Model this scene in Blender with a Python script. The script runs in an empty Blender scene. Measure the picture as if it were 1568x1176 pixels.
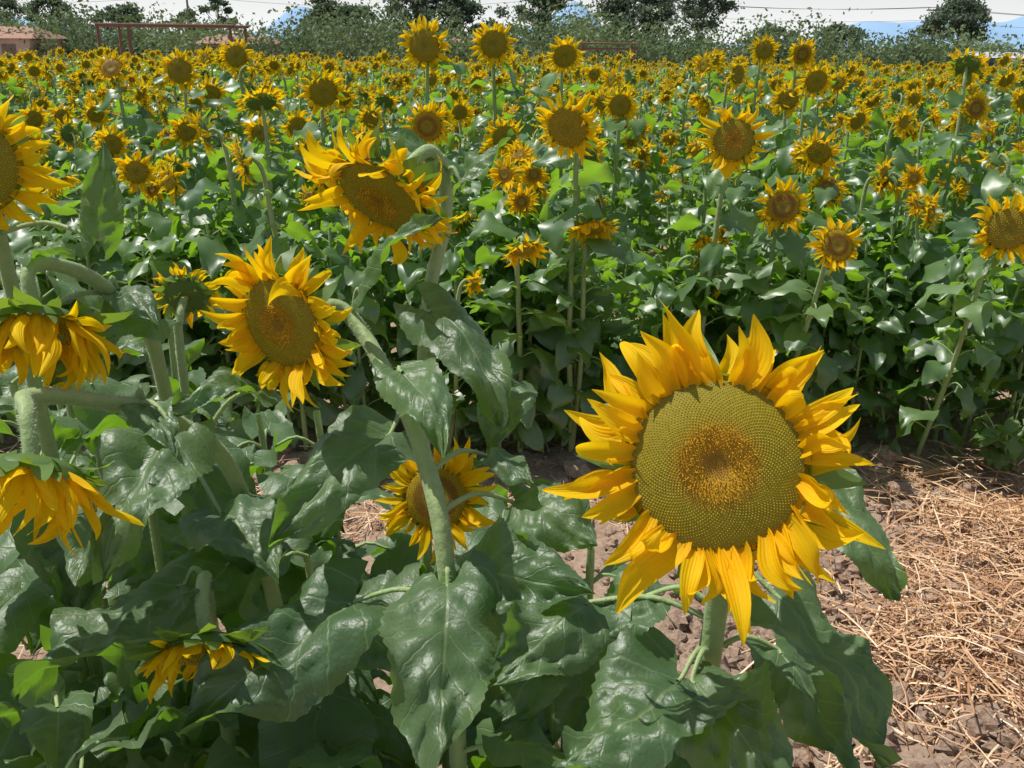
import bpy, math, random
import numpy as np
from mathutils import Vector, Matrix, Quaternion, noise
V = Vector
scene = bpy.context.scene
rnd = random.Random(7)
def drop(y): return -.0135*max(0,min(y,110)-6)   # the land falls away gently

# ------------------------------------------------------------------ mesh builder
class MB:
    def __init__(s):
        s.v=[]; s.f=[]; s.m=[]; s.c=[]
    def vert(s,p,c):
        s.v.append((p[0],p[1],p[2])); s.c.append((c[0],c[1],c[2],1.0)); return len(s.v)-1
    def face(s,idx,m):
        s.f.append(idx); s.m.append(m)
    def grid(s,rows,cols,m,closed=False):
        nr=len(rows); nc=len(rows[0]); base=len(s.v)
        for r,cr in zip(rows,cols):
            for p,c in zip(r,cr): s.vert(p,c)
        for i in range(nr-1):
            for j in range(nc if closed else nc-1):
                j2=(j+1)%nc
                s.face((base+i*nc+j,base+i*nc+j2,base+(i+1)*nc+j2,base+(i+1)*nc+j),m)
    def mesh(s,name,mats):
        me=bpy.data.meshes.new(name)
        me.from_pydata(s.v,[],s.f)
        for mt in mats: me.materials.append(mt)
        me.polygons.foreach_set('material_index',s.m)
        me.polygons.foreach_set('use_smooth',[True]*len(s.f))
        a=me.color_attributes.new('Col','FLOAT_COLOR','POINT')
        a.data.foreach_set('color',np.array(s.c,dtype=np.float32).ravel())
        me.update()
        return me

def link(name,me,loc=(0,0,0),parent=None):
    o=bpy.data.objects.new(name,me); o.location=loc
    scene.collection.objects.link(o)
    if parent: o.parent=parent
    return o

def catmull(pts,n):
    pts=[V(p) for p in pts]
    P=[pts[0]*2-pts[1]]+pts+[pts[-1]*2-pts[-2]]
    out=[]
    for i in range(1,len(P)-2):
        for k in range(n):
            t=k/n
            a,b,c,d=P[i-1],P[i],P[i+1],P[i+2]
            out.append(0.5*((2*b)+(c-a)*t+(2*a-5*b+4*c-d)*t*t+(3*b-a-3*c+d)*t**3))
    out.append(pts[-1]); return out

def perp(n,ref=V((0,0,1))):
    x=ref.cross(n)
    if x.length<1e-3: x=V((1,0,0)).cross(n)
    x.normalize(); return x, n.cross(x).normalized()

def tube(mb,pts,r0,r1,seg=8,m=0,col=(.5,.5,.5),hair=0,rg=None):
    rows=[];cols=[]; n=len(pts); x=None
    for i,p in enumerate(pts):
        t=(pts[min(i+1,n-1)]-pts[max(i-1,0)]).normalized()
        if x is None: x,_=perp(t)
        x=(x-t*x.dot(t)).normalized(); y=t.cross(x)
        r=r0+(r1-r0)*i/(n-1)
        if hair: r*=1+.10*noise.noise(p*22)
        rows.append([p+(x*math.cos(a)+y*math.sin(a))*r*(1+.08*math.cos(3*a)+.04*math.cos(5*a+1)) for a in [2*math.pi*k/seg for k in range(seg)]])
        cols.append([(col[0],i/(n-1),col[2])]*seg)
    mb.grid(rows,cols,m,True)
    if hair:
        for _ in range(hair):
            i=rg.randrange(n-1); f=rg.random(); k=rg.random()*6.283
            p=pts[i].lerp(pts[i+1],f); t=(pts[i+1]-pts[i]).normalized(); x,y=perp(t)
            d=x*math.cos(k)+y*math.sin(k); r=r0+(r1-r0)*(i+f)/(n-1)
            b=p+d*r*.93; L=rg.uniform(.002,.0045)
            tip=b+(d+t*rg.uniform(-.3,.3))*L; s=t*0.00028
            i0=mb.vert(b-s,(1,0,1));i1=mb.vert(b+s,(1,0,1));i2=mb.vert(tip,(1,0,1))
            mb.face((i0,i1,i2),5)

# ------------------------------------------------------------------ leaf
def leaf(mb,base,fwd,nrm,L,W,droop,rg,nu=7,nl=9,serr=0.0,m=1,fold=.3,wave=1.5):
    f=fwd.normalized(); n=(nrm-f*nrm.dot(f))
    if n.length<1e-3: n=perp(f)[1]
    n.normalize(); s=f.cross(n)
    r=rg.random(); ph=rg.random()*6.28; ph2=rg.random()*6.28; tw=rg.uniform(-.8,.8); sb=rg.uniform(-.3,.3)
    fold=fold*rg.uniform(-.3,1.9); o3=V((r*50,ph,ph2))
    p=V(base); rows=[];cols=[]
    for i in range(nl+1):
        t=i/nl
        ang=droop*t**1.3+.18*math.sin(t*7+ph2)*t
        ff=f*math.cos(ang)-n*math.sin(ang); nn=n*math.cos(ang)+f*math.sin(ang)
        q=Quaternion(ff,tw*t); ss=q@s; nn=q@nn
        ff=(ff+s*sb*t).normalized()
        if i>0: p=p+ff*(L/nl)
        w=W*.5*(math.sin(math.pi*min(1,(t*.97+.035))**.62)**.9 if t<.999 else 0.02)
        if serr: w*=1+serr*((i*0.5)%1.0*2-.5)*(1 if i%2 else .6)+.05*math.sin(t*13+ph)
        row=[];cc=[]
        for j in range(nu):
            u=j/(nu-1)*2-1; au=abs(u)
            back=-.20*L*au**1.4*(1-t)**3
            quilt=math.cos((t-.28*au)*6*6.283)*.018*W*wave*math.sin(au*math.pi)
            wv=math.sin(t*9+ph+(2 if u>0 else 0))*.10*W*au*au*wave+math.sin(t*19+ph2*(1 if u>0 else 1.7))*.04*W*au**3*wave
            if nu>=9: wv+=W*(.20*noise.noise(V((u*1.6,t*3,0))+o3)*min(1,t*4)+.07*noise.noise(V((u*5,t*9,3))+o3)*min(1,t*4))
            h=fold*w*au-(fold*1.1)*w*au**2.5+wv+quilt
            row.append(p+ss*(w*u)+ff*back+nn*h); cc.append((u*.5+.5,t,r))
        rows.append(row);cols.append(cc)
    mb.grid(rows,cols,m)

def leaf_bt(mb,base,tip,W,rg,nrm=(0,-.35,1),droop=.7,stem_pt=None,**k):
    base=V(base);tip=V(tip);ch=tip-base;L=ch.length
    nr=V(nrm);f=ch.normalized();n=(nr-f*nr.dot(f)).normalized()
    f0=f*math.cos(droop*.5)+n*math.sin(droop*.5)
    leaf(mb,base,f0,nr,L*1.07,W,droop,rg,nu=17,nl=38,serr=.07,**k)
    if stem_pt is not None:
        sp=V(stem_pt); mid=(sp+base)/2+V((0,0,.02))
        tube(mb,catmull([sp,mid,base,base+f0*L*.06],5),.0040,.0024,6,0,(.7,.5,rg.random()),60,rg)

# ------------------------------------------------------------------ flower head
def head(mb,c,n,R,rg,disc=.52,det=1,e0=.25,ecurl=-.5,npet=30,nflo=200,style=0,spread=.25,wild=1.0,br=1.0,pw=(.24,.40)):
    c=V(c);z=V(n).normalized();x,y=perp(z); rd=R*disc
    rot=rg.random()*6.28
    def fr(a): return x*math.cos(a)+y*math.sin(a)
    def hz(q): return rd*(.18*(1-q**2.6)-.12*math.exp(-(q/.28)**2))
    tone=rg.random()
    def dcol(q):
        if style==0:
            if q>.90: a=(.44,.36,.02)
            elif q>.56: a=(.53,.425,.018)
            elif q>.42: a=(.60,.40,.016)
            elif q>.16: a=(.80,.44,.013)
            else: a=(.56,.31,.022)
        elif style==1:
            if q>.7: a=(.72,.48,.014)
            elif q>.42: a=(.42,.21,.016)
            else: a=(.54,.40,.03)
        else:
            a=(.56,.42,.018) if q>.4 else (.50,.40,.022)
        return a
    seg=28 if det else 14; rings=10 if det else 6
    rows=[];cols=[]
    for i in range(rings+1):
        q=max(.001,i/rings); rows.append([c+fr(2*math.pi*k/seg)*rd*q+z*hz(q) for k in range(seg)])
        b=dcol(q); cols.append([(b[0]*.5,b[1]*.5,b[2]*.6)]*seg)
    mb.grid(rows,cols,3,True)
    for i in range(nflo):
        q=math.sqrt((i+.5)/nflo); a=i*2.399963+rot
        s=rd*1.35/math.sqrt(nflo)
        b=dcol(q+rg.uniform(-.04,.04)); k=rg.uniform(.65,1.2)*(1+.15*noise.noise(V((math.cos(a)*q*3,math.sin(a)*q*3,tone*9))))
        base=c+fr(a)*rd*q*.99+z*hz(q)
        if style==0 and .17<q<.46 and rg.random()<.8: hh=s*rg.uniform(1.6,3.6); s*=.6; lean=fr(a)*rg.uniform(-.5,.9)*hh+fr(a+1.57)*rg.uniform(-.5,.5)*hh
        elif style==1 and q>.7: hh=s*rg.uniform(.8,1.9); s*=.6; lean=fr(a)*rg.uniform(-.3,.3)*hh
        elif q<.17: hh=s*1.2; s*=.6; lean=V((0,0,0))
        else: hh=s*rg.uniform(.45,.75); s*=.8; lean=V((0,0,0))
        rr=fr(a)*s*.62; tt=fr(a+1.5708)*s*.5
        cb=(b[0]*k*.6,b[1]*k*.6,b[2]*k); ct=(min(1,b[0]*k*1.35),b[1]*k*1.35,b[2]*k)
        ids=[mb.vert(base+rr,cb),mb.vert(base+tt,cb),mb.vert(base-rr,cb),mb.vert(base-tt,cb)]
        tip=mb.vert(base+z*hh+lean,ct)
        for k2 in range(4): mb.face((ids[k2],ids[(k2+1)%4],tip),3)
    rows=[];cols=[]
    for i in range(7):
        t=i/6; r=rd*1.04*math.cos(t*1.4)+.004; zz=-rd*.42*math.sin(t*1.5)
        rows.append([c+fr(2*math.pi*k/seg)*r+z*zz for k in range(seg)]); cols.append([(.4,.6,tone)]*seg)
    mb.grid(rows,cols,4,True)
    # petals
    nl=11 if det else 5; nu=7 if det else 5
    for i in range(npet):
        layer=i%3
        a=rot+2*math.pi*(i+rg.uniform(-.8,.8))/npet
        Lp=(R-rd*.9)*rg.uniform(.76,1.18)*(1.0,.97,.78)[layer]
        if rg.random()<.10: Lp*=.7
        Wp=Lp*rg.uniform(*pw)
        e=e0+rg.gauss(0,spread)-layer*.10; cu=ecurl*rg.uniform(.2,1.8)+rg.gauss(0,.55)*wild
        if rg.random()<.18: cu+=1.7*wild
        side=rg.gauss(0,.24)*wild; tw=rg.gauss(0,.9)*wild; r=rg.random(); s2=rg.gauss(0,.27)*wild; cup=rg.uniform(.2,.85)
        rad=fr(a); tan=fr(a+1.5708); phw=rg.random()*6.28
        p=c+rad*rd*.93+z*(-.012*R-layer*.02*R)
        rows=[];cols=[]
        for k in range(nl+1):
            t=k/nl; ee=e+cu*t*t+.22*wild*math.sin(t*6+phw)*t
            d=(rad*math.cos(ee)+z*math.sin(ee)+tan*(side*t*1.2+s2*math.sin(t*5))).normalized()
            if k: p=p+d*(Lp/nl)
            nn=(z*math.cos(ee)-rad*math.sin(ee)); q=Quaternion(d,tw*t*t)
            sd=q@tan; nn=q@nn
            w=Wp*.5*max(.03,(math.sin(math.pi*min(.995,.13+.87*t**.95))**.8)*(1-.22*t))
            row=[]
            for j in range(nu):
                u=j/(nu-1)*2-1
                h=w*(cup*u*u)+(.13*w if j in(1,nu-2) else 0)+ .12*w*math.sin(t*11+phw+u*2)*abs(u)
                row.append(p+sd*w*u+nn*h)
            rows.append(row); cols.append([((j/(nu-1)),t,r) for j in range(nu)])
        mb.grid(rows,cols,2)
    # bracts
    nb=28 if det else 16
    for i in range(nb):
        a=rot+2*math.pi*(i+rg.uniform(-.3,.3))/nb
        rad=fr(a);ly=i%2
        Lb=R*.40*br*rg.uniform(.7,1.3)*(1 if ly else .85)
        e=(e0*.5-.25 if e0<.6 else e0-.35)-.22*ly+rg.gauss(0,.25)
        d=rad*math.cos(e)+z*math.sin(e)+fr(a+1.57)*rg.gauss(0,.2)
        leaf(mb,c+rad*rd*.88-z*(rd*.16+ly*rd*.10),d,-z+rad*(.2 if e0<.6 else 1.2),Lb,Lb*.42,rg.uniform(-.9,.4),rg,nu=3,nl=5,m=4,fold=.2,wave=.5)
    return c-z*rd*.36

# ------------------------------------------------------------------ whole plant
def stem_leaves(mb,pts,rg,count,z0,z1,Lm,nu=7,nl=9,serr=0,pet=.11,m=1):
    az=rg.random()*6.28
    zs=sorted([z0+(z1-z0)*(k+rg.random()*.6)/count for k in range(count)])
    for k,zz in enumerate(zs):
        p=min(pts,key=lambda q:abs(q.z-zz))
        az+=2.4+rg.uniform(-.35,.35)
        h=V((math.cos(az),math.sin(az),0)); up=V((0,0,1))
        t=(zz-z0)/(z1-z0+1e-6)
        L=Lm*(.75+.5*math.sin(math.pi*min(1,.25+.6*(1-t))))*rg.uniform(.65,1.15)
        pl=pet*rg.uniform(.6,1.2)*(1.1-.5*t)
        e=p+h*pl+up*pl*rg.uniform(.1,.7)
        tube(mb,catmull([p,p+h*pl*.5+up*pl*.35,e],3),.0038,.0023,5,0,(.6,.5,rg.random()))
        el=rg.uniform(-.75,.5)-.05
        f=h*math.cos(el)+up*math.sin(el)
        nr=up+h*.3+V((rg.uniform(-.6,.6),rg.uniform(-.6,.6),0))
        leaf(mb,e-f*.01,f,nr,L,L*rg.uniform(.58,.82),rg.uniform(.3,1.5),rg,nu=nu,nl=nl,serr=serr,m=m)

def add_plant(mb,hp,n,R,rg,base=None,nleaf=14,Lm=.17,m=1,**hk):
    hp=V(hp); n=V(n).normalized()
    at=head(mb,hp,n,R,rg,**hk)
    nh=V((n.x,n.y,0)); 
    nh=nh.normalized() if nh.length>.1 else V((0,-1,0))
    p=at-n*.03
    if base is None: base=V((hp.x-nh.x*.12+rg.uniform(-.05,.05),max(3.80,hp.y-nh.y*.14+rg.uniform(-.04,.06)),0))
    base=V(base)
    k=.5+.5*max(0,-n.z)
    p2=V((p.x-nh.x*.05*k,p.y-nh.y*.05*k,p.z-.05))
    p3=V((p2.x*.8+base.x*.2,p2.y*.8+base.y*.2,p2.z-.16))
    pts=catmull([base,base.lerp(p3,.5)+V((rg.uniform(-.02,.02),rg.uniform(-.02,.02),0)),p3,p2,p,at],6)
    tube(mb,pts,.012,.0070,7,0,(.5,.5,rg.random()))
    stem_leaves(mb,pts,rg,nleaf,.12,p3.z+.10,Lm,m=m)
    return pts

# ------------------------------------------------------------------ materials
def newmat(name):
    m=bpy.data.materials.new(name); m.use_nodes=True; nt=m.node_tree; nt.nodes.clear(); return m,nt
def N(nt,t,**k):
    n=nt.nodes.new(t)
    for a,b in k.items(): setattr(n,a,b)
    return n
def Lk(nt,a,b): nt.links.new(a,b)
def math_n(nt,op,a,b=None,c=None):
    n=N(nt,'ShaderNodeMath',operation=op)
    for i,q in enumerate((a,b,c)):
        if q is None: continue
        if isinstance(q,(int,float)): n.inputs[i].default_value=q
        else: Lk(nt,q,n.inputs[i])
    return n.outputs[0]
def mixc(nt,f,a,b,bt='MIX'):
    n=N(nt,'ShaderNodeMix',data_type='RGBA',blend_type=bt)
    if isinstance(f,(int,float)): n.inputs[0].default_value=f
    else: Lk(nt,f,n.inputs[0])
    for i,q in ((6,a),(7,b)):
        if isinstance(q,tuple): n.inputs[i].default_value=(*q,1) if len(q)==3 else q
        else: Lk(nt,q,n.inputs[i])
    return n.outputs[2]
def ramp(nt,f,stops):
    n=N(nt,'ShaderNodeValToRGB'); cr=n.color_ramp
    while len(cr.elements)<len(stops): cr.elements.new(.5)
    for e,(p,c) in zip(cr.elements,stops): e.position=p; e.color=(*c,1)
    Lk(nt,f,n.inputs[0]); return n.outputs[0]
def noise_n(nt,vec,scale,detail=4,rough=.55):
    n=N(nt,'ShaderNodeTexNoise'); n.inputs['Scale'].default_value=scale; n.inputs['Detail'].default_value=detail; n.inputs['Roughness'].default_value=rough
    if vec is not None: Lk(nt,vec,n.inputs['Vector'])
    return n.outputs[0]
def finish(nt,col,rough=.5,spec=.5,trans=None,tf=0.3,bump=None,bs=.3,bd=.002,sheen=0):
    p=N(nt,'ShaderNodeBsdfPrincipled'); o=N(nt,'ShaderNodeOutputMaterial')
    if isinstance(col,tuple): p.inputs['Base Color'].default_value=(*col,1)
    else: Lk(nt,col,p.inputs['Base Color'])
    if isinstance(rough,(int,float)): p.inputs['Roughness'].default_value=rough
    else: Lk(nt,rough,p.inputs['Roughness'])
    p.inputs['Specular IOR Level'].default_value=spec
    if sheen:
        p.inputs['Sheen Weight'].default_value=sheen; p.inputs['Sheen Roughness'].default_value=.45; p.inputs['Sheen Tint'].default_value=(.9,1,.88,1)
    if bump is not None:
        b=N(nt,'ShaderNodeBump'); b.inputs['Strength'].default_value=bs; b.inputs['Distance'].default_value=bd
        Lk(nt,bump,b.inputs['Height']); Lk(nt,b.outputs[0],p.inputs['Normal'])
    if trans is not None:
        t=N(nt,'ShaderNodeBsdfTranslucent'); 
        if isinstance(trans,tuple): t.inputs[0].default_value=(*trans,1)
        else: Lk(nt,trans,t.inputs[0])
        mx=N(nt,'ShaderNodeMixShader'); mx.inputs[0].default_value=tf
        Lk(nt,p.outputs[0],mx.inputs[1]);Lk(nt,t.outputs[0],mx.inputs[2]);Lk(nt,mx.outputs[0],o.inputs[0])
    else: Lk(nt,p.outputs[0],o.inputs[0])

def attr(nt):
    a=N(nt,'ShaderNodeAttribute',attribute_name='Col'); s=N(nt,'ShaderNodeSeparateColor'); Lk(nt,a.outputs['Color'],s.inputs[0])
    return a.outputs['Color'],s.outputs[0],s.outputs[1],s.outputs[2]

def mat_leaf(name,dark=(.040,.088,.032),light=(.100,.165,.065),tf=.30,trc=(.36,.70,.02)):
    m,nt=newmat(name); col,u,t,r=attr(nt)
    geo=N(nt,'ShaderNodeNewGeometry'); ns=noise_n(nt,geo.outputs['Position'],35,4,.6); n2=noise_n(nt,geo.outputs['Position'],6,2)
    f=math_n(nt,'ADD',math_n(nt,'MULTIPLY',ns,.4),math_n(nt,'MULTIPLY',r,.6))
    c=mixc(nt,f,dark,light)
    au=math_n(nt,'ABSOLUTE',math_n(nt,'SUBTRACT',math_n(nt,'MULTIPLY',u,2.0),1.0))
    mid=math_n(nt,'SUBTRACT',1.0,math_n(nt,'MINIMUM',math_n(nt,'DIVIDE',au,.05),1.0))
    fr=math_n(nt,'FRACT',math_n(nt,'MULTIPLY',math_n(nt,'SUBTRACT',t,math_n(nt,'MULTIPLY',math_n(nt,'POWER',au,.8),.30)),6.0))
    wd=math_n(nt,'SUBTRACT',.5,math_n(nt,'ABSOLUTE',math_n(nt,'SUBTRACT',fr,.5)))
    lat=math_n(nt,'SUBTRACT',1.0,math_n(nt,'MINIMUM',math_n(nt,'DIVIDE',wd,.05),1.0))
    vn=math_n(nt,'MAXIMUM',mid,math_n(nt,'MULTIPLY',lat,.7))
    vor=N(nt,'ShaderNodeTexVoronoi',feature='DISTANCE_TO_EDGE'); vor.inputs['Scale'].default_value=130; Lk(nt,geo.outputs['Position'],vor.inputs['Vector'])
    bump=math_n(nt,'ADD',math_n(nt,'MULTIPLY',vor.outputs[0],.6),math_n(nt,'SUBTRACT',math_n(nt,'MULTIPLY',ns,1.4),math_n(nt,'MULTIPLY',vn,.8)))
    c=mixc(nt,math_n(nt,'MULTIPLY',vn,.6),c,(.24,.32,.14))
    pt=ramp(nt,n2,[(.5,(0,0,0)),(.72,(1,1,1))])
    c=mixc(nt,math_n(nt,'MULTIPLY',pt,.3),c,(.13,.165,.08))
    tr=mixc(nt,math_n(nt,'MULTIPLY',ns,.5),trc,(.14,.36,.015))
    rgh=math_n(nt,'ADD',.36,math_n(nt,'MULTIPLY',ns,.24))
    finish(nt,c,rgh,.85,tr,tf,bump,.42,.003,sheen=.08); return m
def mat_simple_leaf(name,dark,light,tf,rough,trc,spec=.55):
    m,nt=newmat(name); col,u,t,r=attr(nt)
    c=mixc(nt,r,dark,light)
    finish(nt,c,rough,spec,trc,tf); return m
M_leaf=mat_leaf('sunflower_leaf')
M_fleaf=mat_simple_leaf('sunflower_leaf_plain',(.045,.100,.034),(.135,.215,.085),.32,.42,(.42,.78,.03),1.0)
M_bract=mat_simple_leaf('sunflower_bract',(.08,.15,.035),(.14,.24,.06),.33,.5,(.35,.55,.04))

m,nt=newmat('sunflower_stem'); col,u,t,r=attr(nt); geo=N(nt,'ShaderNodeNewGeometry')
ns=noise_n(nt,geo.outputs['Position'],70,4); nb_=noise_n(nt,geo.outputs['Position'],9,2)
c=mixc(nt,ns,(.18,.30,.08),(.40,.50,.22)); c=mixc(nt,math_n(nt,'MULTIPLY',nb_,.35),c,(.46,.50,.28))
finish(nt,c,.55,.4,(.3,.5,.08),.12,ns,.8,.004,sheen=.25); M_stem=m
m,nt=newmat('stem_hair'); finish(nt,(.62,.68,.52),.5,.4,(.6,.7,.4),.4); M_hair=m

m,nt=newmat('sunflower_petal'); col,u,t,r=attr(nt)
st=math_n(nt,'SINE',math_n(nt,'MULTIPLY',u,40.0))
c=ramp(nt,t,[(0,(.84,.44,.003)),(.3,(.96,.63,.005)),(1,(.98,.71,.010))])
c=mixc(nt,math_n(nt,'MULTIPLY',r,.45),c,(.96,.54,.004))
c=mixc(nt,math_n(nt,'MULTIPLY',math_n(nt,'ADD',math_n(nt,'MULTIPLY',st,.5),.5),.12),c,(.74,.42,.003))
finish(nt,c,.6,.18,mixc(nt,.5,c,(.98,.70,.004)),.48,st,.3,.0008); M_petal=m

m,nt=newmat('sunflower_disc'); col,u,t,r=attr(nt)
finish(nt,col,.6,.3,col,.12); M_disc=m
MATS=[M_stem,M_leaf,M_petal,M_disc,M_bract,M_hair,M_fleaf]

# ------------------------------------------------------------------ hero sunflowers (first row)
def hero(c,n,R,stem,seed,leaves=(),auto=(0,.2,.8),r0=.012,r1=.009,hair=2200,**hk):
    rg=random.Random(seed); mb=MB()
    at=head(mb,c,n,R,rg,det=1,**hk)
    pts=catmull([V(p) for p in reversed(stem)]+[at],10)
    tube(mb,pts,r0,r1,14,0,(.5,.5,rg.random()),hair,rg)
    for L in leaves:
        kw=dict(L[3]) if len(L)>3 else {}
        b=V(L[0]); sp=min(pts,key=lambda q:(q-b).length if q.z<b.z+.03 else 9)
        leaf_bt(mb,L[0],L[1],L[2],rg,stem_pt=sp,**kw)
    if auto[0]: stem_leaves(mb,pts,rg,auto[0],auto[1],auto[2],.16,nu=11,nl=22,serr=.06,pet=.12)
    return link('sunflower',mb.mesh('sunflower',MATS))

hero((.208,.866,1.300),(-.16,-.90,.40),.168,[(.225,.925,1.24),(.250,.975,1.10),(.245,.985,.8),(.25,1.0,0)],11,
     leaves=[((.203,.917,1.003),(.083,.768,.967),.16),((.215,.917,1.0),(.275,.765,.965),.14),((.305,.934,1.107),(.414,.809,.998),.12,{'droop':.5}),
             ((.372,1.042,1.2),(.429,.947,1.085),.09),((.10,1.0,1.05),(-.0,.88,1.0),.12),((.33,.98,1.0),(.40,.87,.90),.10),((.17,1.0,1.06),(.09,.97,1.0),.09)],
     auto=(9,.2,.9),r0=.016,r1=.011,npet=74,nflo=2800,disc=.515,e0=.30,ecurl=-.35,spread=.30,wild=1.15,pw=(.21,.40))
hero((-.296,1.153,1.359),(-.45,-.85,-.06),.120,[(-.236,1.256,1.350),(-.16,1.175,1.272),(-.112,1.096,1.202),(-.078,1.024,1.064),(-.06,1.0,.6),(-.05,1.0,0)],12,
     leaves=[((-.076,.996,1.073),(-.066,.80,.978),.15),((-.196,1.032,1.026),(-.339,.847,.955),.15),((-.144,1.133,1.304),(-.062,1.023,1.235),.08,{'droop':1.1}),
             ((-.07,1.045,1.061),(.091,.967,1.065),.12),((.005,1.121,1.124),(.11,1.035,1.115),.10),((-.2,1.216,1.386),(-.1,1.146,1.484),.06),
             ((-.031,1.187,1.161),(.02,1.085,1.163),.06)],
     auto=(8,.2,.95),r0=.0125,r1=.010,npet=60,nflo=1500,disc=.50,e0=.30,ecurl=.1,spread=.42,wild=1.2,pw=(.22,.38))
hero((-.192,1.36,1.488),(-.36,-.60,-.55),.137,[(-.125,1.44,1.545),(-.105,1.455,1.45),(-.138,1.39,1.24),(-.14,1.38,.6),(-.14,1.38,0)],13,
     leaves=[((-.126,1.305,1.338),(.005,1.203,1.203),.10,{'droop':1.2}),((-.167,1.198,1.19),(-.2875,1.011,1.114),.12),((-.105,1.462,1.52),(-.22,1.452,1.565),.05),
             ((.005,1.316,1.223),(-.037,1.237,1.149),.08),((-.08,1.43,1.5),(-.0,1.40,1.56),.05)],
     auto=(8,.25,1.0),r1=.0085,npet=60,nflo=1500,disc=.50,e0=.35,ecurl=-.9,spread=.55,wild=1.4,pw=(.22,.38))
hero((-.115,1.302,1.037),(.0,-.9,.35),.102,[(-.11,1.36,1.0),(-.11,1.39,.85),(-.11,1.4,0)],14,auto=(6,.2,.85),npet=50,nflo=700,style=1,disc=.46,e0=.15,ecurl=-.4,pw=(.2,.34))
hero((-.360,.935,1.015),(.10,-.72,-.62),.095,[(-.372,.975,1.055),(-.385,1.03,1.06),(-.41,1.10,.95),(-.42,1.15,.6),(-.42,1.15,0)],15,
     leaves=[((-.417,1.045,1.041),(-.54,.868,.994),.13)],auto=(8,.2,.85),r0=.011,r1=.006,npet=36,nflo=500,disc=.52,e0=.85,ecurl=.5,spread=.35,style=2,br=1.5)
hero((-.6626,1.846,1.216),(-.1,.88,.35),.080,[(-.665,1.80,1.17),(-.67,1.80,1.05),(-.67,1.82,0)],16,auto=(10,.3,1.05),r0=.010,r1=.006,npet=40,nflo=200,e0=.1)
hero((-.700,1.22,1.543),(.45,-.85,-.1),.118,[(-.73,1.30,1.535),(-.74,1.34,1.4),(-.72,1.36,.8),(-.7,1.36,0)],17,
     leaves=[((-.574,1.288,1.437),(-.545,1.312,1.56),.06,{'nrm':(.3,-1,.2),'droop':.3})],auto=(8,.3,1.1),npet=58,nflo=900,disc=.5,e0=-.1,ecurl=-.6,wild=1.3,pw=(.2,.34))
hero((-.585,1.10,1.360),(.15,-.55,-.75),.135,[(-.592,1.13,1.435),(-.569,1.222,1.402),(-.549,1.30,1.325),(-.525,1.32,1.229),(-.5,1.35,.6),(-.5,1.35,0)],18,
     leaves=[((-.501,1.249,1.331),(-.571,1.122,1.273),.07),((-.62,1.148,1.343),(-.543,1.051,1.350),.06),((-.402,1.16,1.084),(-.2875,1.021,1.07),.12),
             ((-.60,1.16,1.44),(-.53,1.08,1.45),.05),((-.55,1.27,1.37),(-.47,1.20,1.34),.06)],
     auto=(9,.25,1.15),r0=.0125,r1=.008,npet=56,nflo=500,disc=.42,e0=.9,ecurl=.2,spread=.45,style=2,br=.95,wild=1.3,pw=(.2,.34))
hero((-.515,.905,1.258),(.0,-.60,-.78),.122,[(-.527,.945,1.315),(-.545,.99,1.318),(-.507,1.075,1.28),(-.447,1.157,1.222),(-.38,1.208,1.07),(-.33,1.28,.5),(-.32,1.3,0)],19,
     leaves=[((-.411,1.059,1.245),(-.471,.913,1.137),.12),((-.334,1.172,1.263),(-.407,1.067,1.268),.08),((-.47,1.12,1.26),(-.40,1.02,1.23),.06)],
     auto=(8,.25,1.1),r0=.0125,r1=.008,npet=50,nflo=400,disc=.42,e0=.9,ecurl=.2,spread=.45,style=2,br=.95,wild=1.3,pw=(.2,.34))

# leafy young plants that fill the first row low down, and tall unseen ones added at left to cast shade
for k,(bx,by,h) in enumerate([(-.95,1.25,1.0),(-.62,1.05,.92),(-.28,1.22,.98),(-.22,.92,.80),(.06,1.12,.92),(.06,.88,.78),(-.85,1.65,1.15),(-.45,1.6,1.05),(-.50,.80,.82),(.28,.85,.78),(-1.15,1.7,1.25),(-.1,1.6,.92),
                              (-.92,.70,1.5),(-.85,.95,1.55),(-.80,.45,1.35),(-.35,.75,.8),
                              (.10,1.22,1.00),(-.75,1.35,1.2),(-.55,1.25,1.12),(-.78,1.98,1.15),(-1.1,2.1,1.2),(-.30,1.45,1.12)]):
    rg=random.Random(100+k); mb=MB()
    pts=catmull([(bx,by,0),(bx+.02,by,h*.5),(bx+rg.uniform(-.03,.03),by,h)],8)
    tube(mb,pts,.011,.006,8,0,(.5,.5,.5))
    stem_leaves(mb,pts,rg,18,.2,h,.145,nu=9,nl=18,serr=.05)
    link('sunflower_seedling',mb.mesh('sunflower_seedling',MATS))

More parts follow.
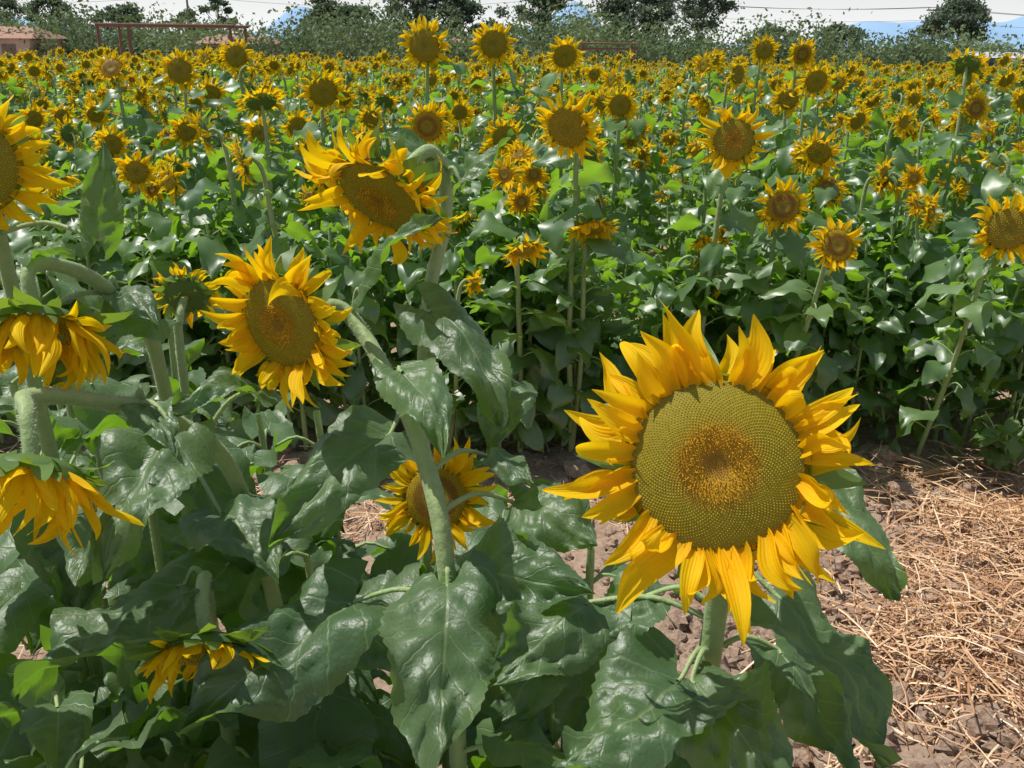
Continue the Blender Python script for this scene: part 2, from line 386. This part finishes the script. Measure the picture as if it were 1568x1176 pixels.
# ------------------------------------------------------------------ second row / mid field individually placed
mids=[
 (.84,3.71,1.359,.155,(0,-.92,.15),0),(1.06,3.72,1.104,.125,(-.1,-.9,.2),1),(1.206,3.47,1.003,.118,(.1,-.9,.3),1),(1.79,3.395,1.085,.15,(-.15,-.9,.1),2),
 (.30,3.587,1.035,.125,(.1,-.5,-.75),2),(.19,3.51,1.412,.15,(-.35,-.8,-.35),2),(-.374,4.134,1.361,.125,(-.1,-.9,-.15),1),(-.446,4.889,1.68,.15,(0,-.98,0),2),
 (-.12,5.32,1.69,.14,(.1,-.9,-.1),2),(-.942,4.81,1.46,.135,(.3,-.85,-.25),2),(-1.86,5.47,1.531,.13,(.1,-.95,0),2),(-1.79,6.35,1.596,.13,(.1,-.95,0),2),
 (-2.37,5.79,1.532,.125,(0,-.8,.5),1),(-1.66,4.34,1.049,.08,(0,-.9,.3),1),(-1.05,3.67,1.254,.11,(-.9,-.35,-.2),2),(-1.33,4.12,1.322,.11,(-.95,-.2,-.25),2),
 (.26,5.30,1.635,.12,(.1,-.85,-.3),2),(1.72,6.91,1.67,.12,(0,-.95,0),2),(1.83,6.37,1.65,.12,(.2,-.95,-.1),1),(1.42,6.32,1.525,.115,(.6,-.75,0),2),
 (2.45,5.21,1.397,.105,(.1,-.95,.1),1),(1.40,4.25,1.096,.11,(0,-.75,.5),1),(1.69,4.37,1.139,.105,(.75,-.6,0),2),(1.50,4.92,1.177,.11,(-.1,-.9,.2),2),
 (1.60,5.26,1.522,.12,(.2,-.9,-.3),2),(-1.14,4.38,1.44,.13,(-.2,.45,.75),0),(.04,3.56,.955,.11,(.2,-.5,-.7),2),(-.04,3.96,1.183,.09,(-.5,-.8,.1),1),
 (.08,4.0,1.18,.085,(.2,-.9,.2),1),(.03,3.85,1.09,.08,(0,-.9,.1),1),(.02,4.1,1.25,.08,(.1,-.6,.7),1),(.79,3.87,.936,.075,(.1,-.5,-.7),2),(1.77,4.13,1.058,.075,(.1,-.8,.5),1),
 (1.82,4.35,1.14,.075,(0,-.9,.2),1),(-.153,3.61,.806,.07,(.8,-.4,-.2),2),(.536,5.0,1.403,.11,(-.1,-.9,-.2),2),(2.4,5.29,1.62,.13,(.2,.5,.6),0),(2.07,5.19,1.325,.10,(.5,-.8,0),2),(-.05,4.53,1.284,.11,(.3,-.85,-.3),2),
]
for k,(x,y,z,R,n,stl) in enumerate(mids):
    rg=random.Random(300+k); mb=MB()
    dr=n[2]<-.5
    add_plant(mb,(x,y,z),n,R,rg,nleaf=22 if z>1 else 18,Lm=.16,det=0,npet=44,nflo=260,style=stl,disc=.50 if R>.1 else .38,
              e0=.9 if dr else .15,ecurl=.0 if dr else -.3,spread=.42,m=6,wild=1.2,pw=(.22,.36))
    link('sunflower',mb.mesh('sunflower',MATS))

# ------------------------------------------------------------------ field of sunflowers: scattered variants
col=bpy.data.collections.new('sunflower_variants')
specs=[((0,-.95,.05),.125,2,1.30),((.1,-.85,-.35),.13,2,1.35),((-.6,-.75,0),.115,2,1.22),((.1,-.45,-.85),.12,2,1.2),((0,-.8,.5),.09,1,1.16),((.85,-.5,-.3),.115,2,1.38),((0,-.7,.65),.075,1,1.10),((.1,.5,.5),.12,0,1.28),((-.5,-.4,-.75),.11,2,1.25),((.3,-.8,.2),.085,0,1.05)]
for k,(n,R,stl,h) in enumerate(specs):
    rg=random.Random(500+k); mb=MB(); dr=n[2]<-.5
    add_plant(mb,(0,-.1,h),n,R,rg,base=(0,0,0),nleaf=27,Lm=.145,det=0,npet=38,nflo=90,style=stl,disc=.45 if R>.1 else .35,e0=.9 if dr else .15,ecurl=-.1,spread=.5,m=6,wild=1.3)
    if k in(4,6):
        for q in range(2):
            p=V((rg.uniform(-.16,.16),rg.uniform(-.2,0),h-rg.uniform(.08,.2)))
            add_plant(mb,p,(rg.uniform(-.6,.6),-.7,rg.uniform(-.2,.5)),.075,rg,base=(0,0,.3),nleaf=2,Lm=.1,det=0,npet=22,nflo=50,style=1,disc=.4,m=6)
    o=bpy.data.objects.new('field_plant_%d'%k,mb.mesh('field_plant_%d'%k,MATS)); col.objects.link(o)
for k in (10,11):   # leafy, headless
    rg=random.Random(500+k); mb=MB()
    pp=catmull([(0,0,0),(.02,0,.5),(.0,.02,.95)],8); tube(mb,pp,.011,.006,7,0)
    stem_leaves(mb,pp,rg,32,.05,.97,.15,m=6)
    o=bpy.data.objects.new('field_plant_9%d'%k,mb.mesh('field_plant_9%d'%k,MATS)); col.objects.link(o)
pts=[];rots=[];scl=[];idx=[]
rg=random.Random(42)
for yy in (3.88,4.10):
    x=-4.2
    while x<4.4:
        pts.append((x+rg.uniform(-.06,.06),yy+rg.uniform(-.07,.07)+(.12 if x>1.1 else 0),0)); rots.append((rg.gauss(0,.06),rg.gauss(0,.06),rg.uniform(-3.1,3.1))); scl.append(rg.uniform(.78,1.06)); idx.append(rg.choice((10,11))); x+=.18
y=4.35
while y<52:
    hw=.60*y+2; step=.26 if y<14 else (.36 if y<28 else .55)
    x=-hw+rg.random()*step
    while x<hw:
        px=x+rg.uniform(-.12,.12);py=y+rg.uniform(-.2,.2)
        pts.append((px,py,drop(py))); 
        yaw=rg.gauss(0.0,.8) if rg.random()<.80 else rg.uniform(-3.1,3.1)
        rots.append((rg.gauss(0,.09),rg.gauss(0,.09),yaw))
        s=rg.gauss(.95,.12)
        if y<6: s=min(s,.93)
        if rg.random()<.05 and y>7: s*=1.12
        scl.append(max(.66,min(1.2,s))); idx.append(rg.choices(range(12),[5,4,4,3,4,3,3,2,3,3,3 if y<14 else 1,3 if y<14 else 1])[0])
        x+=step
    y+=.66 if y<20 else .9
me=bpy.data.meshes.new('sunflower_field'); me.from_pydata(pts,[],[])
a=me.attributes.new('rot','FLOAT_VECTOR','POINT'); a.data.foreach_set('vector',np.array(rots,dtype=np.float32).ravel())
a=me.attributes.new('scl','FLOAT','POINT'); a.data.foreach_set('value',np.array(scl,dtype=np.float32))
a=me.attributes.new('idx','INT','POINT'); a.data.foreach_set('value',np.array(idx,dtype=np.int32))
fo=link('sunflower_field',me)
ng=bpy.data.node_groups.new('field_scatter','GeometryNodeTree')
ng.interface.new_socket(name='Geometry',in_out='INPUT',socket_type='NodeSocketGeometry')
ng.interface.new_socket(name='Geometry',in_out='OUTPUT',socket_type='NodeSocketGeometry')
gi=ng.nodes.new('NodeGroupInput');go=ng.nodes.new('NodeGroupOutput')
ip=ng.nodes.new('GeometryNodeInstanceOnPoints');ci=ng.nodes.new('GeometryNodeCollectionInfo')
ci.inputs['Collection'].default_value=col; ci.inputs['Separate Children'].default_value=True; ci.inputs['Reset Children'].default_value=True
def na(name,dt):
    n=ng.nodes.new('GeometryNodeInputNamedAttribute'); n.data_type=dt; n.inputs['Name'].default_value=name; return n.outputs['Attribute']
e2r=ng.nodes.new('FunctionNodeEulerToRotation')
ng.links.new(gi.outputs[0],ip.inputs['Points']);ng.links.new(ci.outputs[0],ip.inputs['Instance']);ip.inputs['Pick Instance'].default_value=True
ng.links.new(na('idx','INT'),ip.inputs['Instance Index']);ng.links.new(na('rot','FLOAT_VECTOR'),e2r.inputs[0]);ng.links.new(e2r.outputs[0],ip.inputs['Rotation'])
ng.links.new(na('scl','FLOAT'),ip.inputs['Scale']);ng.links.new(ip.outputs[0],go.inputs[0])
md=fo.modifiers.new('scatter','NODES'); md.node_group=ng

# ------------------------------------------------------------------ ground
def axis(lo,hi,a,b,step):
    mid=list(np.arange(a,b+1e-6,step)); left=[];d=step;x=a
    while x>lo: d*=1.28; x-=d; left.append(max(x,lo))
    right=[];d=step;x=mid[-1]
    while x<hi: d*=1.28; x+=d; right.append(min(x,hi))
    return left[::-1]+mid+right
xs=axis(-2500,2500,-2.2,3.2,.025); ys=axis(-60,3500,.6,4.6,.025)
def gh(x,y):
    if -4<x<5 and -1<y<7:
        p=V((x,y,0)); h=noise.fractal(p*3,1,2,3)*.04+noise.fractal(p*11+V((5,2,1)),.8,2,3)*.026
        cl=noise.voronoi(p*14)[0]; h+=max(0,.35-cl[0])*.09*max(0,noise.noise(p*1.7)+.5)
        sm=max(0,min(1,(min(x+4,5-x,y+1,7-y))/1.5))
        return h*sm-.02*sm+drop(y)
    return drop(y)
vs=[(x,y,gh(x,y)) for y in ys for x in xs]; nx=len(xs)
fs=[(j*nx+i,j*nx+i+1,(j+1)*nx+i+1,(j+1)*nx+i) for j in range(len(ys)-1) for i in range(nx-1)]
me=bpy.data.meshes.new('ground'); me.from_pydata(vs,[],fs); me.polygons.foreach_set('use_smooth',[True]*len(fs))
m,nt=newmat('soil'); geo=N(nt,'ShaderNodeNewGeometry')
n1=noise_n(nt,geo.outputs['Position'],3,6,.6); n2=noise_n(nt,geo.outputs['Position'],45,8,.7)
c=mixc(nt,n1,(.20,.120,.082),(.42,.29,.205)); c=mixc(nt,ramp(nt,n2,[(.35,(0,0,0)),(.7,(1,1,1))]),c,(.48,.36,.27))
finish(nt,c,.95,.1,None,0,n2,1.0,.015); me.materials.append(m); link('ground',me)

mb=MB(); rg=random.Random(5)
for k in range(1500):
    x=rg.uniform(.1,2.4);yy=rg.uniform(1.5,3.9)
    if rg.random()<.5: x=rg.uniform(.5,1.35);yy=rg.uniform(1.6,3.0)
    elif rg.random()<.25: x=rg.uniform(-2,.8);yy=rg.uniform(2.6,3.8)
    r=rg.uniform(.006,.032)*(1.8 if rg.random()<.12 else 1); cz=gh(x,yy)+r*.3; o3=V((rg.random()*9,rg.random()*9,rg.random()*9))
    rows=[];cols=[]
    for i in range(7):
        th=math.pi*i/6; row=[]
        for j in range(10):
            d=V((math.sin(th)*math.cos(j*.6283),math.sin(th)*math.sin(j*.6283),math.cos(th)*.75))
            row.append(V((x,yy,cz))+d*r*(1+.65*noise.noise(d*2.2+o3)))
        rows.append(row);cols.append([(.5,.5,.5)]*10)
    mb.grid(rows,cols,0,True)
me=mb.mesh('soil_clods',[m]); me.polygons.foreach_set('use_smooth',[False]*len(me.polygons)); link('soil_clods',me)

mb=MB()
def straw(x,yy,L,az,w,lift,tone):
    d=V((math.cos(az),math.sin(az),rg.gauss(0,.25))).normalized(); s=V((-d.y,d.x,0)).normalized()
    b=V((x,yy,gh(x,yy)+lift)); bend=s*rg.gauss(0,.12)*L+V((0,0,rg.uniform(0,.08)*L)); rows=[];cols=[]
    for i in range(4):
        t=i/3; p=b+d*L*(t-.5)+bend*(1-(2*t-1)**2)
        p.z=max(p.z,gh(x,yy)+.002)
        rows.append([p-s*w,p+V((0,0,w*.9)),p+s*w]); cols.append([(tone,t,rg.random())]*3)
    mb.grid(rows,cols,0)
for k in range(19000):
    x=rg.uniform(.75,3.2);yy=rg.uniform(1.55,3.75)
    dens=noise.noise(V((x*1.8,yy*1.8,3)))*1.1+.50
    if x<1.15+.15*math.sin(yy*5): dens*=.2
    if yy>3.35: dens*=.3
    if rg.random()>dens: continue
    hump=.13*max(0,noise.noise(V((x*2.2,yy*2.2,8)))+.3)
    straw(x,yy,rg.uniform(.05,.28),rg.gauss(.5,1.1)+(math.pi/2 if rg.random()<.25 else 0),rg.uniform(.0009,.0036),rg.random()*(.03+hump),rg.random())
for k in range(5500):
    x=rg.uniform(-2.4,1.1);yy=rg.gauss(3.1,.35)
    if noise.noise(V((x*1.3,yy*1.3,3)))+.25<rg.random()*.5: continue
    straw(x,yy,rg.uniform(.05,.2),rg.uniform(0,3.14),rg.uniform(.0009,.003),rg.random()*.04,rg.random())
m,nt=newmat('straw'); cc,u,t,r=attr(nt)
finish(nt,ramp(nt,u,[(0,(.20,.09,.04)),(.35,(.48,.26,.13)),(.75,(.74,.48,.27)),(1,(.88,.68,.45))]),.4,.5,(.6,.42,.2),.15)
link('straw_mulch',mb.mesh('straw_mulch',[m]))

mb=MB(); rg=random.Random(61)
for k in range(6):
    a=rg.uniform(0,6.28); b=V((2.08,3.62,0)); tp=b+V((math.cos(a)*.12,math.sin(a)*.12,rg.uniform(.2,.36)))
    pp=catmull([b,b.lerp(tp,.5)+V((0,0,.05)),tp],5); tube(mb,pp,.004,.002,5,0)
    stem_leaves(mb,pp,rg,7,.05,tp.z,.075,nu=5,nl=6,pet=.03)
link('weed_plant',mb.mesh('weed_plant',[M_stem,M_bract]))

# ------------------------------------------------------------------ trees and bushes
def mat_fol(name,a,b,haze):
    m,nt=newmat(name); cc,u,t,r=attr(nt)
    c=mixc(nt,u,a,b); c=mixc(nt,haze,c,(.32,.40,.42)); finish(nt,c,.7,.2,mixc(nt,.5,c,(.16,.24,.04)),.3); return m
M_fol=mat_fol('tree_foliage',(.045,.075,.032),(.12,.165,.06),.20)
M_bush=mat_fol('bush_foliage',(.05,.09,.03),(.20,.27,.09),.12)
m,nt=newmat('bark'); finish(nt,(.20,.17,.14),.9,.1); M_bark=m
nrg=np.random.default_rng(3)
def quads(centers,sizes,tone):
    n=len(centers); a=nrg.normal(size=(n,3)); a/=np.linalg.norm(a,axis=1)[:,None]
    b=nrg.normal(size=(n,3)); b-=a*(a*b).sum(1)[:,None]; b/=np.linalg.norm(b,axis=1)[:,None]
    a=a*sizes[:,None]; b=b*sizes[:,None]*.55
    v=np.stack([centers-a,centers+b,centers+a,centers-b],1).reshape(-1,3)
    c=np.repeat(np.stack([tone,tone,tone,np.ones(n)],1),4,0)
    return v,c
def fol_mesh(name,C,S,T,mat,mbx=None):
    v,c=quads(np.array(C),np.array(S),np.clip(np.array(T),0,1))
    V0=[];F0=[];C0=[];MI=[]
    if mbx: V0=list(mbx.v);F0=list(mbx.f);C0=list(mbx.c);MI=[1]*len(F0)
    o=len(V0); n=len(v)//4
    F0+= [tuple(range(o+4*i,o+4*i+4)) for i in range(n)]; MI+=[0]*n
    me=bpy.data.meshes.new(name); me.from_pydata(V0+[tuple(q) for q in v.tolist()],[],F0)
    me.materials.append(mat); me.materials.append(M_bark); me.polygons.foreach_set('material_index',MI)
    ca=np.concatenate([np.array(C0,dtype=np.float32).reshape(-1,4),c.astype(np.float32)])
    a=me.color_attributes.new('Col','FLOAT_COLOR','POINT'); a.data.foreach_set('color',ca.ravel()); me.update(); return me
def tree(name,x,y,h,w,seed,ncl=26,per=130,low=.22,mat=None,leafs=.16):
    rg=random.Random(seed); mb=MB(); C=[];S=[];T=[]
    trunk=catmull([(x,y,0),(x+rg.uniform(-.3,.3),y,h*.35),(x+rg.uniform(-.7,.7),y,h*.8)],5); tube(mb,trunk,.22,.06,7,0)
    lop=rg.random()*6.28; lk=rg.uniform(.1,.35)
    for k in range(int(ncl*2)):
        t=rg.random(); zc=h*(low+(1-low)*t**.8*.95)*(1+rg.uniform(-.05,.08))
        prof=math.sin(math.pi*min(1,.25+.66*t))
        a=rg.random()*6.28; rr=w*.56*prof*(1+lk*math.cos(a-lop)+.25*math.sin(3*a+seed))*rg.random()**.45
        cx,cy=x+math.cos(a)*rr,y+math.sin(a)*rr
        p=min(trunk,key=lambda q:abs(q.z-zc*.7)); tube(mb,catmull([p,(p+V((cx,cy,zc)))/2+V((0,0,-.1)),V((cx,cy,zc))],3),.06,.015,5,0)
        cr=rg.uniform(.22,.55)*w/5
        q=nrg.normal(size=(per,3))*np.array([cr,cr,cr*.6])*.8+np.array([cx,cy,zc])
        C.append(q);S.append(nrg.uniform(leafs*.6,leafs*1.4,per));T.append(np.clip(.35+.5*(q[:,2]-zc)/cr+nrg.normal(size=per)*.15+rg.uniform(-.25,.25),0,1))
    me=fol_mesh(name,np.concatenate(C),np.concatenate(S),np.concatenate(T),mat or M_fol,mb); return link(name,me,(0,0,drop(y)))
for k,(x,h,w,nm,ncl) in enumerate([(-9.3,8.4,6.5,'mesquite_tree',34),(-5.0,6.6,5,'mesquite_tree',26),(2.4,8.0,6,'mesquite_tree',30),(10.6,9.4,7,'pine_tree',48),(17.2,12.0,6.5,'eucalyptus_tree',34),
      (41.5,7.4,5.5,'mesquite_tree',34),(38,5.4,2.6,'mesquite_tree',12),(-18,6.4,5,'mesquite_tree',20),(-42.5,6.6,5,'mesquite_tree',20),(-31,6.0,3.5,'mesquite_tree',14),(-27,6.2,3,'mesquite_tree',12),
      (29.5,4.6,5,'mesquite_tree',16),(-48,6.6,5,'mesquite_tree',20),(25,4.6,5,'mesquite_tree',16),(-14.5,5.8,4,'mesquite_tree',16),(-36,5.6,4,'mesquite_tree',16)]):
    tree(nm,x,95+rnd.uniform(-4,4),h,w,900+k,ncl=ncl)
C=[];S=[];T=[];rg=random.Random(77)
for k in range(560):
    x=rg.uniform(-80,80); y=rg.uniform(62,92); hb=rg.uniform(2.4,4.4)+ 1.2*noise.noise(V((x*.12,0,0)))
    if x>22: hb*=.72
    w=rg.uniform(1.2,2.4); n=320; tb=rg.uniform(-.35,.35)
    q=nrg.normal(size=(n,3))*np.array([w*.5,w*.5,hb*.26])+np.array([x,y,hb*.58]); q[:,2]=np.abs(q[:,2]); q[:,2]=np.minimum(q[:,2],hb*1.15)+drop(y)
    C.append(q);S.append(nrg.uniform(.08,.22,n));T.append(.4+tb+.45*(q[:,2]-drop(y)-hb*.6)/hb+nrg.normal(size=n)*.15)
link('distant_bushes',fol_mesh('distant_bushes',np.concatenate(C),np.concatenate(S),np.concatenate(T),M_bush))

# ------------------------------------------------------------------ pipe corral frame, houses, poles, hills
def simple(name,c,rough=.7,spec=.3,nscale=4,var=.25):
    m,nt=newmat(name); geo=N(nt,'ShaderNodeNewGeometry'); ns=noise_n(nt,geo.outputs['Position'],nscale,5)
    finish(nt,mixc(nt,ns,tuple(q*(1-var) for q in c),tuple(min(1,q*(1+var)) for q in c)),rough,spec); return m
M_rust=simple('rusty_steel',(.19,.10,.08),.8,.2,3)
M_wall=simple('stucco',(.50,.38,.31),.9); M_tile=simple('terracotta_roof',(.34,.20,.15),.85,nscale=2); M_glass=simple('window_glass',(.05,.06,.08),.2,.5); M_wood=simple('weathered_wood',(.20,.16,.13),.9); M_pale=simple('pale_metal_roof',(.55,.56,.58),.6)
def pipes(name,segs,mat,r,z):
    mb=MB()
    for a,b in segs: tube(mb,[V(a),(V(a)+V(b))/2,V(b)],r,r,8,0)
    return link(name,mb.mesh(name,[mat]),(0,0,z))
y0=55; seg=[]
for x in (-23.0,-21.3,-15.7): seg.append(((x,y0,0),(x,y0,3.0)))
for x in (-23.0,-15.7): seg.append(((x,y0+3,0),(x,y0+3,3.0))); seg.append(((x,y0,3.0),(x,y0+3,3.0)))
seg+= [((-23.1,y0,3.03),(-15.5,y0,3.03)),((-23.1,y0+3,3.03),(-15.5,y0+3,3.03))]
pipes('steel_pipe_corral',seg,M_rust,.085,drop(55))
seg=[((x,58,0),(x,58,2.4)) for x in(3.9,6.9)]+[((3.7,58,2.4),(7.1,58,2.4)),((3.7,58,2.1),(7.1,58,2.1))]
pipes('steel_gate_frame',seg,M_rust,.055,drop(58))
def box(mb,a,b,m):
    x0,y0,z0=a;x1,y1,z1=b; i=len(mb.v)
    for p in((x0,y0,z0),(x1,y0,z0),(x1,y1,z0),(x0,y1,z0),(x0,y0,z1),(x1,y0,z1),(x1,y1,z1),(x0,y1,z1)): mb.vert(p,(.5,.5,.5))
    for f in((0,3,2,1),(4,5,6,7),(0,1,5,4),(1,2,6,5),(2,3,7,6),(3,0,4,7)): mb.face(tuple(i+q for q in f),m)
def flat(me): me.polygons.foreach_set('use_smooth',[False]*len(me.polygons)); return me
def house(name,x,y,w,dp,h,rh,wall,roof):
    e=bpy.data.objects.new(name,None); e.location=(x,y,drop(y)); scene.collection.objects.link(e)
    mb=MB(); box(mb,(-w/2,0,0),(w/2,dp,h),0); link('walls',flat(mb.mesh('walls',[wall])),parent=e)
    mb=MB(); o=.35; v=[(-w/2-o,-o,h+.01),(w/2+o,-o,h+.01),(w/2+o,dp+o,h+.01),(-w/2-o,dp+o,h+.01),(-w/2+.6,dp/2,h+rh),(w/2-.6,dp/2,h+rh)]
    for p in v: mb.vert(p,(.5,.5,.5))
    for f in((0,1,5,4),(1,2,5),(2,3,4,5),(3,0,4),(3,2,1,0)): mb.face(f,0)
    link('roof',flat(mb.mesh('roof',[roof])),parent=e)
    mb=MB(); n=max(2,int(w/2.2))
    for k in range(n):
        cx=-w/2+(k+.5)*w/n
        if k==n//2: box(mb,(cx-.45,-.05,0),(cx+.45,-.003,2.0),1)
        else: box(mb,(cx-.4,-.04,1.0),(cx+.4,-.003,1.95),0)
    link('windows_and_door',flat(mb.mesh('windows_and_door',[M_glass,M_wood])),parent=e)
house('stucco_house',-34,64,5.5,5,2.35,.75,M_wall,M_tile)
house('stucco_house',-19,66,4.5,5,2.2,.6,M_wall,M_tile)
house('stucco_house',-3,70,4,4,2.3,.6,M_wall,M_tile)
house('stucco_house',34,64,9,4,1.9,.35,M_wall,M_pale)
def pole(x,y,h):
    mb=MB(); tube(mb,[V((x,y,0)),V((x,y,h/2)),V((x,y,h))],.16,.10,8,0); box(mb,(x-1.1,y-.06,h-.7),(x+1.1,y+.06,h-.55),0)
    for q in(-.9,0,.9): tube(mb,[V((x+q,y,h-.55)),V((x+q,y,h-.4)),V((x+q,y,h-.3))],.05,.03,6,0)
    link('utility_pole',mb.mesh('utility_pole',[M_wood]),(0,0,drop(y)))
PX=[-75,-36.5,3,46.5,88]
for x in PX: pole(x,112,9.2 if x<40 else 7.6)
mb=MB()
for a,b in zip(PX[:-1],PX[1:]):
    za=9.2 if a<40 else 7.6; zb=9.2 if b<40 else 7.6
    for q in(-.9,0,.9):
        pp=[]
        for k in range(13):
            t=k/12; pp.append(V((a+(b-a)*t+q,112,za*(1-t)+zb*t-.3-1.0*4*t*(1-t))))
        tube(mb,pp,.016,.016,4,0)
        if q==0: tube(mb,[p-V((0,0,1.3)) for p in pp],.016,.016,4,0)
link('power_lines',mb.mesh('power_lines',[M_wood]),(0,0,drop(112)))
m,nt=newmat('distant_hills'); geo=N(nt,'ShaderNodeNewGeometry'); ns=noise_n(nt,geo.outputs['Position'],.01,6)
finish(nt,mixc(nt,ns,(.22,.35,.52),(.28,.42,.58)),1,0)  # blue aerial haze painted into the hill colour
rows=[];cols=[];mb=MB()
def hh(x):
    h=8+5*noise.fractal(V((x*.004,0,0)),1,2,4)
    for c,w,a in((-345,45,42),(-290,40,14),(95,40,48),(40,60,14),(560,80,32),(690,70,38),(850,90,48),(-900,200,30),(1050,160,35)): h+=a*math.exp(-((x-c)/w)**2)
    return h+2.5*noise.fractal(V((x*.03,3,0)),1,2,3)
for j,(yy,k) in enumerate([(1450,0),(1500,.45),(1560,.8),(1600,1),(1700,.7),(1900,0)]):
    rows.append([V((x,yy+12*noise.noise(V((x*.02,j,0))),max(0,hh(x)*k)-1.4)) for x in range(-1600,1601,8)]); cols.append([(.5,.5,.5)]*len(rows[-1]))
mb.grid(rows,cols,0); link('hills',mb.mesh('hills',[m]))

# ------------------------------------------------------------------ light, sky, camera
sd=V((-.38,.10,.90)).normalized()
sun=bpy.data.lights.new('sun','SUN'); sun.energy=5.0; sun.angle=math.radians(.5); sun.color=(1,.97,.91)
so=bpy.data.objects.new('sun',sun); so.rotation_euler=sd.to_track_quat('Z','Y').to_euler(); scene.collection.objects.link(so)
w=bpy.data.worlds.new('World'); scene.world=w; w.use_nodes=True; nt=w.node_tree; nt.nodes.clear()
sky=N(nt,'ShaderNodeTexSky',sky_type='NISHITA'); sky.sun_disc=False; sky.sun_elevation=math.asin(sd.z); sky.sun_rotation=math.atan2(sd.x,sd.y)
tc=N(nt,'ShaderNodeTexCoord'); mp=N(nt,'ShaderNodeMapping'); mp.inputs['Scale'].default_value=(1,1,3.5); Lk(nt,tc.outputs['Generated'],mp.inputs[0])
cn=noise_n(nt,mp.outputs[0],2.6,8,.6)
cl=ramp(nt,cn,[(.48,(0,0,0)),(.66,(1,1,1))])
sx=N(nt,'ShaderNodeSeparateXYZ'); Lk(nt,tc.outputs['Generated'],sx.inputs[0])
hz_=ramp(nt,sx.outputs[2],[(0,(.93,.93,.93)),(.08,(.4,.4,.4)),(.22,(0,0,0))])
bg=N(nt,'ShaderNodeBackground'); bg.inputs[1].default_value=.09
Lk(nt,mixc(nt,math_n(nt,'MAXIMUM',math_n(nt,'MULTIPLY',cl,.5),hz_),sky.outputs[0],(11.6,11.8,12.0)),bg.inputs[0])
wo=N(nt,'ShaderNodeOutputWorld'); Lk(nt,bg.outputs[0],wo.inputs[0])
cam=bpy.data.cameras.new('camera'); cam.lens=33; cam.sensor_width=36; cam.clip_start=.05; cam.clip_end=6000
co=bpy.data.objects.new('camera',cam); co.matrix_world=Matrix.Translation((0,0,1.7))@Matrix.Rotation(math.radians(70),4,'X')@Matrix.Rotation(math.radians(.7),4,'Z')
scene.collection.objects.link(co); scene.camera=co
scene.view_settings.view_transform='Standard'; scene.view_settings.look='None'; scene.view_settings.exposure=0
